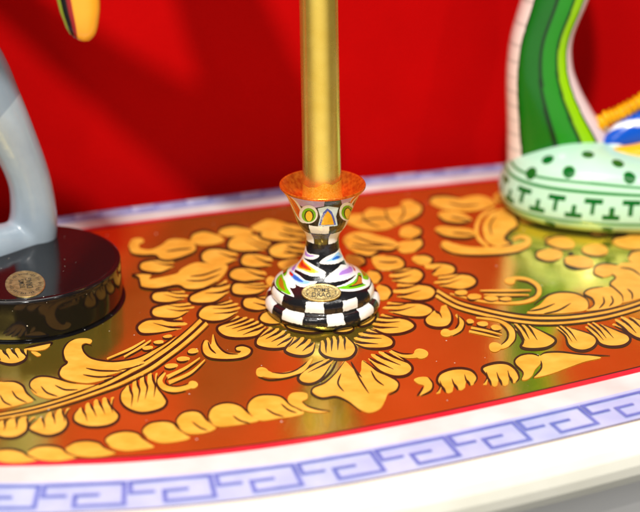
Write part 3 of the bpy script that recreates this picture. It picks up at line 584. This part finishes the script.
# medallion on the front of the foot
def medallion(center, ux, uy, nrm, a, b, parent, text, size, lift):
    n = 72; bm = bmesh.new(); c = Vector(center); ux, uy, nrm = Vector(ux).normalized(), Vector(uy).normalized(), Vector(nrm).normalized()
    prf = [(1, -.9), (1, .15), (.985, .32), (.94, .36), (.905, .30), (.88, .22), (.83, .20), (.5, .26), (.0001, .30)]
    rows = []
    for k, h in prf:
        rows.append([bm.verts.new(c+ux*(a*k*math.cos(2*math.pi*i/n))+uy*(b*k*math.sin(2*math.pi*i/n))+nrm*(h*lift)) for i in range(n)])
    for r0_, r1_ in zip(rows[:-1], rows[1:]):
        for i in range(n): bm.faces.new((r0_[i], r0_[(i+1) % n], r1_[(i+1) % n], r1_[i]))
    med = obj('medallion', bm, M['brass'], parent)
    rot = Matrix((ux, uy, nrm)).transposed().to_4x4()
    bm = bmesh.new()
    for line, sz, dy in text:
        cu = bpy.data.curves.new('t', 'FONT'); cu.body = line; cu.size = sz*size; cu.align_x = 'CENTER'; cu.align_y = 'CENTER'; cu.extrude = .00012; cu.offset = .00004
        to = bpy.data.objects.new('t', cu); COL.objects.link(to); bpy.context.view_layer.update()
        me = bpy.data.meshes.new_from_object(to.evaluated_get(bpy.context.evaluated_depsgraph_get()))
        me.transform(Matrix.Translation(c+uy*(dy*size)+nrm*(.30*lift+.00005)) @ rot); bm.from_mesh(me)
        bpy.data.objects.remove(to); bpy.data.curves.remove(cu)
    # ring of small strokes round the rim, as the engraved border
    for i in range(46):
        t = 2*math.pi*i/46
        if i % 4 == 3: continue
        p = c+ux*(a*.74*math.cos(t))+uy*(b*.74*math.sin(t))+nrm*(.27*lift+.00006)
        rad = (ux*math.cos(t)+uy*math.sin(t)).normalized(); tan = nrm.cross(rad)
        l, w_ = .05*b*(1.0+.5*((i*7) % 3)), .028*b
        bm.faces.new([bm.verts.new(p+rad*l+tan*w_), bm.verts.new(p-rad*l+tan*w_), bm.verts.new(p-rad*l-tan*w_), bm.verts.new(p+rad*l-tan*w_)])
    let = obj('lettering', bm, M['engrave'], parent, smooth=False)
    let.parent = med; let.matrix_parent_inverse = Matrix.Identity(4)
    return med
u0 = on_stick(320.5, 285.5); u1 = on_stick(320.5, 301.5)
z0_, z1_ = np.interp(u0[1], SL, PR[:, 1]), np.interp(u1[1], SL, PR[:, 1])
pA = Vector((AX[0]+RofZ(z0_)*math.sin(-.03), AX[1]-RofZ(z0_)*math.cos(-.03), z0_)); pB = Vector((AX[0]+RofZ(z1_)*math.sin(-.03), AX[1]-RofZ(z1_)*math.cos(-.03), z1_))
uy = (pA-pB).normalized(); ux = Vector((1, -.03, 0)).normalized(); nr = ux.cross(uy).normalized()
medallion((pA+pB)/2+nr*.0011, ux, uy, nr, .0110, (pA-pB).length*.54, CS, [("TOM'S", .42, .16), ("DRAG", .52, -.24)], .0075, .0012)

# ------------------------------------------------------------------ candle
CX = AX[0]-.0002
bm = bmesh.new(); n = 96
tilt = math.radians(-1.0)
rows = []
cpr = [(.01, 60), (10.3, 60), (10.6, 64), (10.6, 90), (10.45, 130), (10.3, 170), (10.1, 215), (9.8, 228), (8.4, 234), (5, 239), (.9, 243)]
cpr = [cpr[0]]+[tuple(p) for p in catmull(cpr[1:], 6)]
for r, z in cpr:
    rows.append([bm.verts.new((CX+r/1000*math.sin(2*math.pi*i/n)+math.tan(tilt)*(z-70)/1000, -r/1000*math.cos(2*math.pi*i/n), z/1000)) for i in range(n)])
for a, b in zip(rows[:-1], rows[1:]):
    for i in range(n): bm.faces.new((a[i], a[(i+1) % n], b[(i+1) % n], b[i]))
CN = thing('candle', 'tall slim satin gold candle standing in the checked candlestick', 'candle', (CX, 0, .06))
obj('shaft', bm, M['gold'], CN)
# glittering gold collar of wax where it sits in the cup
bm = bmesh.new(); rows = []
for r, z, wv in [(10.9, 60, 0), (12.6, 66.4, .3), (11.3, 68.2, .3), (10.95, 71, .2), (10.8, 75, .3), (10.61, 79.5, .5)]:
    rows.append([bm.verts.new((CX+(r/1000)*math.sin(t), -(r/1000)*math.cos(t), (z+wv*(math.sin(5*t+1)+.6*math.sin(9*t)))/1000)) for t in [2*math.pi*i/n for i in range(n)]])
for a, b in zip(rows[:-1], rows[1:]):
    for i in range(n): bm.faces.new((a[i], a[(i+1) % n], b[(i+1) % n], b[i]))
obj('wax_collar', bm, M['goldglit'], CN)
bm = bmesh.new(); bmesh.ops.create_cone(bm, cap_ends=True, segments=12, radius1=.0008, radius2=.0007, depth=.012, matrix=Matrix.Translation((CX+math.tan(tilt)*.175, 0, .247)))
obj('wick', bm, M['wick'], CN)

# ------------------------------------------------------------------ sweeps for the two figures
def sweep(name, pts, m, parent, n=48, sub=10, exp=2.0, paint=None, capfrac=.0):
    """pts: (x, y, z, half width, half depth) along a path; ring across the path, depth along y"""
    C = catmull(pts, sub); P_ = C[:, :3]; T = np.gradient(P_, axis=0); T /= np.linalg.norm(T, axis=1)[:, None]
    Yv = np.array([0, 1, 0]); VV = []; cols = []
    nt_ = len(C)
    for j in range(nt_):
        side = np.cross(T[j], Yv); side /= np.linalg.norm(side); up = np.cross(side, T[j])
        for i in range(n):
            t = 2*math.pi*i/n; c, s = math.cos(t), math.sin(t)
            ca = math.copysign(abs(c)**(2/exp), c); sa = math.copysign(abs(s)**(2/exp), s)
            VV.append(P_[j]+side*C[j, 3]*ca+up*C[j, 4]*sa)
            if paint: cols.append(paint(j/(nt_-1), ca, sa))
    # close the ends
    me = grid_mesh(name, VV, n, nt_, True, np.array(cols) if paint else None)
    bm = bmesh.new(); bm.from_mesh(me); bm.verts.ensure_lookup_table()
    bm.faces.new([bm.verts[i] for i in range(n)][::-1]); bm.faces.new([bm.verts[(nt_-1)*n+i] for i in range(n)])
    bmesh.ops.recalc_face_normals(bm, faces=bm.faces)
    bm.to_mesh(me); bm.free()
    return obj(name, me, m, parent)
# ------------------------------------------------------------------ bird figure on its black base (left)
BX, BY, BR = -.1690, .0105, .0545
BD = thing('bird_figurine', 'blue grey glazed bird figurine with an orange bill on a round black base', 'figurine', (BX, BY, 0))
bp_ = catmull([(.01, .2), (BR*1000-2.5, .2), (BR*1000-.8, .8), (BR*1000, 2.5), (BR*1000+.1, 12), (BR*1000, 22.6), (BR*1000-.7, 24.4), (BR*1000-2.2, 25), (BR*1000-8, 25.05), (.01, 25.05)], 6)
lathe('base', bp_, M['black'], BD, 200, BX, BY)
c_ = on_z(25.3, 284.3, .02505)
a_ = math.radians(90+15.5)
medallion((c_[0], c_[1], .0253), (math.cos(a_), math.sin(a_), 0), (-math.sin(a_), math.cos(a_), 0), (0, 0, 1), .0178, .0108, BD, [("TOM'S", .42, .18), ("DRAG", .52, -.24)], .0095, .0010)
YL = .030
def q(px, py, w, d, y=YL):
    p = on_y(px, py, y); k = .000575
    return (p[0], p[1], p[2], w*k, d*k)
lg = []
lg.append(sweep('legs', [q(-120, -40, 30, 24), q(-76, 10, 34, 26), q(-34, 62, 36, 27, .034), q(-6, 106, 29, 25, .038), q(14, 142, 23.5, 23, .042), q(28, 176, 21.5, 22, .045), q(33, 204, 23, 22, .046), q(33, 224, 25, 22, .046), q(31, 240, 26, 20, .046)], M['grey'], BD, exp=2.2))
lg.append(sweep('legs', [q(44, 236, 6, 8, .046), q(34, 236, 16, 18, .045), q(14, 243, 22, 22, .038), q(-8, 250, 24, 22, .027), q(-40, 260, 24, 22, .014), q(-76, 264, 18, 20, .008), q(-96, 262, 6, 8, .008)], M['grey'], BD, exp=2.2))
lg.append(sweep('legs', [q(-84, 262, 22, 22, .014), q(-88, 236, 20, 22, .016), q(-94, 200, 19, 21, .022), q(-96, 150, 20, 22, .028), q(-90, 90, 24, 24), q(-80, 20, 28, 25)], M['grey'], BD, exp=2.2))
bm = bmesh.new()
for o in lg: bm.from_mesh(o.data); bpy.data.objects.remove(o)
bm.faces.ensure_lookup_table()
LG = obj('legs', bm, M['legs'], BD)
md = LG.modifiers.new('fuse', 'REMESH'); md.mode = 'VOXEL'; md.voxel_size = .0011; md.use_smooth_shade = True
md = LG.modifiers.new('soften', 'SMOOTH'); md.factor = .5; md.iterations = 14
sweep('body', [q(-250, 130, 6, 6), q(-225, 80, 30, 26), q(-165, 20, 52, 42), q(-130, -50, 56, 44), q(-130, -130, 44, 36), q(-140, -200, 34, 28), q(-150, -260, 30, 28), q(-160, -300, 24, 22), q(-164, -318, 8, 8)], M['grey2'], BD, exp=2.1)
sweep('head', [q(-150, -60, 20, 20, .02), q(-124, -78, 36, 34, .005), q(-96, -96, 40, 38, -.02), q(-62, -104, 36, 34, -.04), q(-34, -102, 26, 24, -.048), q(-16, -98, 6, 6, -.05)], M['grey2'], BD, exp=2.0)
def plate(name, outline, y, th, m, parent, r=.004):          # a flat added shape with rounded edges, for casting shade
    P = catmull([(a/1000, b/1000) for a, b in outline], 6, True); N = len(P)
    t = np.roll(P, -1, 0)-np.roll(P, 1, 0); t /= np.linalg.norm(t, axis=1)[:, None]; nn = np.stack([-t[:, 1], t[:, 0]], 1)
    ar = .5*np.sum(P[:, 0]*np.roll(P[:, 1], -1)-np.roll(P[:, 0], -1)*P[:, 1]); nn *= (1 if ar > 0 else -1)
    bm = bmesh.new(); rows = []
    for k in range(9):
        a = math.pi*k/8; Q = P+nn*(r*(1-math.sin(a)))
        yy = y-math.cos(a)*th/2
        rows.append([bm.verts.new((p[0], yy, p[1])) for p in Q])
    for a, b in zip(rows[:-1], rows[1:]):
        for i in range(N): bm.faces.new((a[i], a[(i+1) % N], b[(i+1) % N], b[i]))
    bm.faces.new(rows[0]); bm.faces.new(rows[-1]); bmesh.ops.recalc_face_normals(bm, faces=bm.faces)
    return obj(name, bm, m, parent, smooth=False)
plate('wing', [(-262, 330), (-225, 324), (-192, 308), (-137, 266), (-73, 217), (-56, 200), (-34, 206), (-14, 221), (4, 264), (-17, 303), (-36, 341), (-48, 368), (-68, 372), (-88, 356), (-84, 329), (-74, 294), (-71, 281), (-76, 277), (-91, 279), (-136, 297), (-161, 309), (-190, 326), (-230, 350)], .0, .018, M['grey2'], BD)  # unseen piece added out of frame, outlined to throw the shadow on the wall
def bill_paint(t, ca, sa):
    x = ca
    O_, Rd, K_, G_ = (.88, .36, .02), (.30, .01, .01), (.01, .01, .01), (.28, .40, .03)
    if x > -.22: return O_
    if x > -.46: return Rd
    if x > -.76: return K_
    return G_
def bq(px, py, w, d): return q(px, py, w*.945, d*.945, -.05)
sweep('bill', [bq(-44, -104, 22, 16), bq(-10, -104, 24, 18), bq(28, -92, 24, 18), bq(56, -68, 22.5, 17), bq(70, -36, 21, 15), bq(76.5, -12, 20, 14), bq(79.8, 8, 18.6, 13), bq(81.3, 20, 16.2, 12), bq(81.8, 29, 14, 10.5), bq(81.2, 35, 11, 8.5), bq(80.4, 38.2, 7, 6), bq(79.9, 39.6, 2.5, 2.5), bq(79.8, 40, .5, .5)], M['glaze'], BD, n=160, sub=16, exp=2.3, paint=bill_paint)

# ------------------------------------------------------------------ green striped figure (right)
GX, GY = .222, .158
GF = thing('swan_figurine', 'green striped figurine with a long curved neck and a mint foot edged in green fret', 'figurine', (GX, GY, 0))
def smooth_c(*c): return np.array(lin(*c))
MINT, MG, DG, LG, YG = smooth_c(184, 228, 204), smooth_c(10, 125, 40), smooth_c(4, 100, 30), smooth_c(150, 205, 150), smooth_c(190, 215, 120)
NU, NV = 900, 260
hp = catmull([(.80, .3), (.90, 1.2), (.97, 5), (1.0, 11), (1.0, 17), (.985, 23), (.955, 29), (.90, 34), (.80, 37), (.62, 39), (.35, 40), (.001, 40.3)], 12)
sl_ = np.concatenate([[0], np.cumsum(np.hypot(np.diff(hp[:, 0])*60, np.diff(hp[:, 1])))])
ss = np.linspace(0, sl_[-1], NV); kk = np.interp(ss, sl_, hp[:, 0]); hz = np.interp(ss, sl_, hp[:, 1])
tt = 2*math.pi*np.arange(NU)/NU
ea, eb = .103, .056; ne = 2.35
pc = np.sign(np.cos(tt))*np.abs(np.cos(tt))**(2/ne); psn = np.sign(np.sin(tt))*np.abs(np.sin(tt))**(2/ne)
arc = np.concatenate([[0], np.cumsum(np.hypot(np.diff(np.append(pc, pc[0])*ea), np.diff(np.append(psn, psn[0])*eb)))]); LA = arc[-1]; arc = arc[:-1]
rot = math.radians(4); cr_, sr_ = math.cos(rot), math.sin(rot)
K, TT = kk[:, None], None
X = K*ea*pc[None]; Y = K*eb*psn[None]; Zb = np.repeat(hz[:, None], NU, 1)/1000
Zb = Zb*(1+.25*np.exp(-((X+.060)/.042)**2)*np.clip((Zb-.024)/.016, 0, 1))
V = np.stack([GX+X*cr_-Y*sr_, GY+X*sr_+Y*cr_, Zb], -1).reshape(-1, 3)
colr = np.tile(MINT, (NV, NU, 1)).astype(float)
H = np.repeat(hz[:, None], NU, 1); A_ = np.repeat(arc[None], NV, 0)
colr[H < 9] = LG*.6+MINT*.4; colr[H < 6] = YG*.7+MINT*.3
colr[(H < 2.5)] = DG*.4
per = LA/22; sfr = (A_/per) % 1.0
colr[((H > 9.0) & (H < 10.2)) | ((H > 27.2) & (H < 28.6)) | ((H > 31.0) & (H < 31.8))] = MG
frt = ((H > 22.2) & (H < 25.4) & ((sfr < .46) | (sfr > .97))) | ((H > 15.4) & (H < 23) & (sfr > .16) & (sfr < .28)) | ((H > 12.4) & (H < 15.6) & (sfr > .5) & (sfr < .96)) | ((H > 14) & (H < 21) & (sfr > .67) & (sfr < .79))
colr[frt] = DG
XL = X+0*Zb; YLc = Y+0*Zb
dots = [(548, 158, .050), (588, 153, .050), (617.5, 162, .047), (568, 171, .044), (630, 176, .042), (530, 172, .040), (664, 166, .043), (690, 180, .042), (655, 200, .036)]
VC = V-CAM; c0_, s0_ = math.cos(PITCH), math.sin(PITCH)
dep = VC[:, 1]*c0_-VC[:, 2]*s0_; vpx = 320+FPX*VC[:, 0]/dep; vpy = 214-FPX*(VC[:, 1]*s0_+VC[:, 2]*c0_)/dep
for dx, dy, dz in dots:                                  # a dot sits where the glaze is met along that sight line
    near = np.where(np.hypot(vpx-dx, vpy-dy) < 1.5)[0]
    if not len(near): continue
    p_ = V[near[np.argmin(dep[near])]]
    colr.reshape(-1, 3)[(((V[:, 0]-p_[0])/.0040)**2+((V[:, 1]-p_[1])/.0046)**2+((V[:, 2]-p_[2])/.0044)**2) < 1] = DG
for k in range(14):
    a0 = (k+.3)/14*LA; colr[(((A_-a0)/.0038)**2+((H-5.2)/2.0)**2 < 1)] = DG*.8
obj('foot', grid_mesh('foot', V, NU, NV, True, colr.reshape(-1, 3)), M['glaze'], GF)
def neck_paint(t, ca, sa):
    x = ca+.03*math.sin(t*9)
    W_, P_, G1, G2, Y_, K_ = (.80, .66, .62), (.72, .56, .58), smooth_c(10, 100, 14), smooth_c(26, 130, 14), smooth_c(140, 195, 4), smooth_c(10, 45, 12)
    if x < -.76: return np.array(W_)*(1 if (math.sin(t*120) < .86) else .75)
    if x < -.72: return K_
    if x < -.15: return G1
    if x < -.05: return K_
    if x < .37: return G2
    if x < .45: return K_
    if x < .70: return Y_
    if x < .75: return K_
    return np.array(P_)
def nq(l, r, py, d, y=.163):
    p0 = on_y(l, py, y); p1 = on_y(r, py, y); return (p0+p1)/2, (p1[0]-p0[0])/2, d*.00063
rows_ = [(508, 634, 180, 30), (507, 619, 155, 30), (507, 605, 130, 29), (506.5, 591, 108, 28), (506, 579, 85, 27), (507, 572, 62, 26), (511, 573, 35, 26), (521, 587, 0, 27), (530, 600, -35, 27), (540, 606, -75, 26), (552, 604, -110, 24), (562, 600, -128, 18), (576, 588, -136, 6)]
L_ = catmull([np.concatenate([nq(*r)[0], [nq(*r)[1], nq(*r)[2]]]) for r in rows_], 26)
n = 320; VV = []; cols = []; nt_ = len(L_)
for j in range(nt_):
    for i in range(n):
        t = 2*math.pi*i/n; c, s = math.cos(t), math.sin(t); e = 2.6
        ca = math.copysign(abs(c)**(2/e), c); sa = math.copysign(abs(s)**(2/e), s)
        VV.append((L_[j, 0]+L_[j, 3]*ca, L_[j, 1]-L_[j, 4]*sa, L_[j, 2])); cols.append(neck_paint(j/(nt_-1), ca, sa))
me = grid_mesh('neck', VV, n, nt_, True, np.array(cols))
bm = bmesh.new(); bm.from_mesh(me); bm.verts.ensure_lookup_table(); bm.faces.new([bm.verts[(nt_-1)*n+i] for i in range(n)])
bmesh.ops.recalc_face_normals(bm, faces=bm.faces); bm.to_mesh(me); bm.free()
obj('neck', me, M['glaze'], GF)
# blue wing with a ridged yellow edge, and a yellow flank under it
def wing_paint(t, ca, sa):
    w_ = math.sin(t*17+ca*3+sa*2)
    return np.array(smooth_c(235, 240, 250)) if w_ > .74 else np.array(smooth_c(15, 80, 190))
def wq(px, py, w, d, y): p = on_y(px, py, y); return (p[0], p[1], p[2], w*.00063, d*.00063)
sweep('wing', [wq(602, 152, 2, 2, .150), wq(608, 146, 9, 8, .152), wq(622, 138, 17, 13, .155), wq(645, 128, 23, 17, .16), wq(680, 112, 26, 18, .17), wq(720, 92, 20, 14, .18), wq(745, 80, 4, 4, .18)], M['glaze'], GF, n=120, sub=20, paint=wing_paint)
pts_ = [(598, 126), (606, 119), (616, 115), (626, 110), (636, 104), (648, 97), (664, 88), (690, 76)]
lp = []
for k, (a, b) in enumerate(catmull(pts_, 6)):
    lp.append(wq(a, b, 7.5+1.6*math.sin(k*2.1), 7+1.6*math.sin(k*2.1), .158))
YEL = np.array(smooth_c(245, 180, 10))
sweep('wing_edge', lp, M['glaze'], GF, n=60, sub=4, paint=lambda t, ca, sa: (YEL if math.sin(t*110) < .82 else np.array(smooth_c(120, 60, 10))))
sweep('flank', [wq(604, 157, 3, 4, .140), wq(616, 155, 8, 8, .141), wq(635, 153, 9, 12, .143), wq(665, 150, 12, 14, .15), wq(700, 148, 10, 12, .16)], M['glaze'], GF, n=60, paint=lambda t, ca, sa: YEL)

# ------------------------------------------------------------------ light
def aim(o, tgt): o.rotation_euler = (Vector(tgt)-Vector(o.location)).to_track_quat('-Z', 'Y').to_euler()
def spot(name, loc, tgt, power, size, ang, blend=.4, col=(1, .95, .88)):
    l = bpy.data.lights.new(name, 'SPOT'); l.energy = power; l.shadow_soft_size = size; l.spot_size = math.radians(ang); l.spot_blend = blend; l.color = col
    o = bpy.data.objects.new(name, l); COL.objects.link(o); o.location = loc; aim(o, tgt); return o
def area(name, loc, tgt, power, sx, sy, col=(1, .97, .93)):
    l = bpy.data.lights.new(name, 'AREA'); l.shape = 'RECTANGLE'; l.size = sx; l.size_y = sy; l.energy = power; l.color = col
    o = bpy.data.objects.new(name, l); COL.objects.link(o); o.location = loc; aim(o, tgt); return o
spot('spot_lamp', (-.03, -.95, 1.35), (0, .1, .05), 114, .048, 60)
spot('spot_lamp', (.75, -.75, 1.25), (.15, .1, .03), 14, .03, 50)
area('ceiling_lamp', (.1, -.75, 1.8), (0, 0, 0), 11, 2.0, .22)
area('added_fill_light', (-.6, -1.5, 1.1), (0, 0, .08), 7, .7, .5)  # soft fill added to brighten the candle and cup; no window stands there
wd = bpy.data.worlds.new('World'); scn.world = wd; wd.use_nodes = True
nt = wd.node_tree; bg = nt.nodes['Background']
tc = node(nt, 'ShaderNodeTexCoord'); sx = node(nt, 'ShaderNodeSeparateXYZ'); nt.links.new(tc.outputs['Generated'], sx.inputs[0])
fy = node(nt, 'ShaderNodeMapRange'); fy.inputs[1].default_value = -.45; fy.inputs[2].default_value = -1.0; fy.inputs[3].default_value = 0; fy.inputs[4].default_value = 1; nt.links.new(sx.outputs[1], fy.inputs[0])
fz = node(nt, 'ShaderNodeMapRange'); fz.inputs[1].default_value = .05; fz.inputs[2].default_value = -.20; nt.links.new(sx.outputs[2], fz.inputs[0])
fm = node(nt, 'ShaderNodeMath', operation='MULTIPLY'); nt.links.new(fy.outputs[0], fm.inputs[0]); nt.links.new(fz.outputs[0], fm.inputs[1])
fs = node(nt, 'ShaderNodeMath', operation='MULTIPLY_ADD'); fs.inputs[1].default_value = 1.0; fs.inputs[2].default_value = .075; nt.links.new(fm.outputs[0], fs.inputs[0])
nt.links.new(fs.outputs[0], bg.inputs[1]); bg.inputs[0].default_value = (1, .97, .93, 1)     # glow added low in front, standing in for a lit shop floor
scn.render.engine = 'CYCLES'
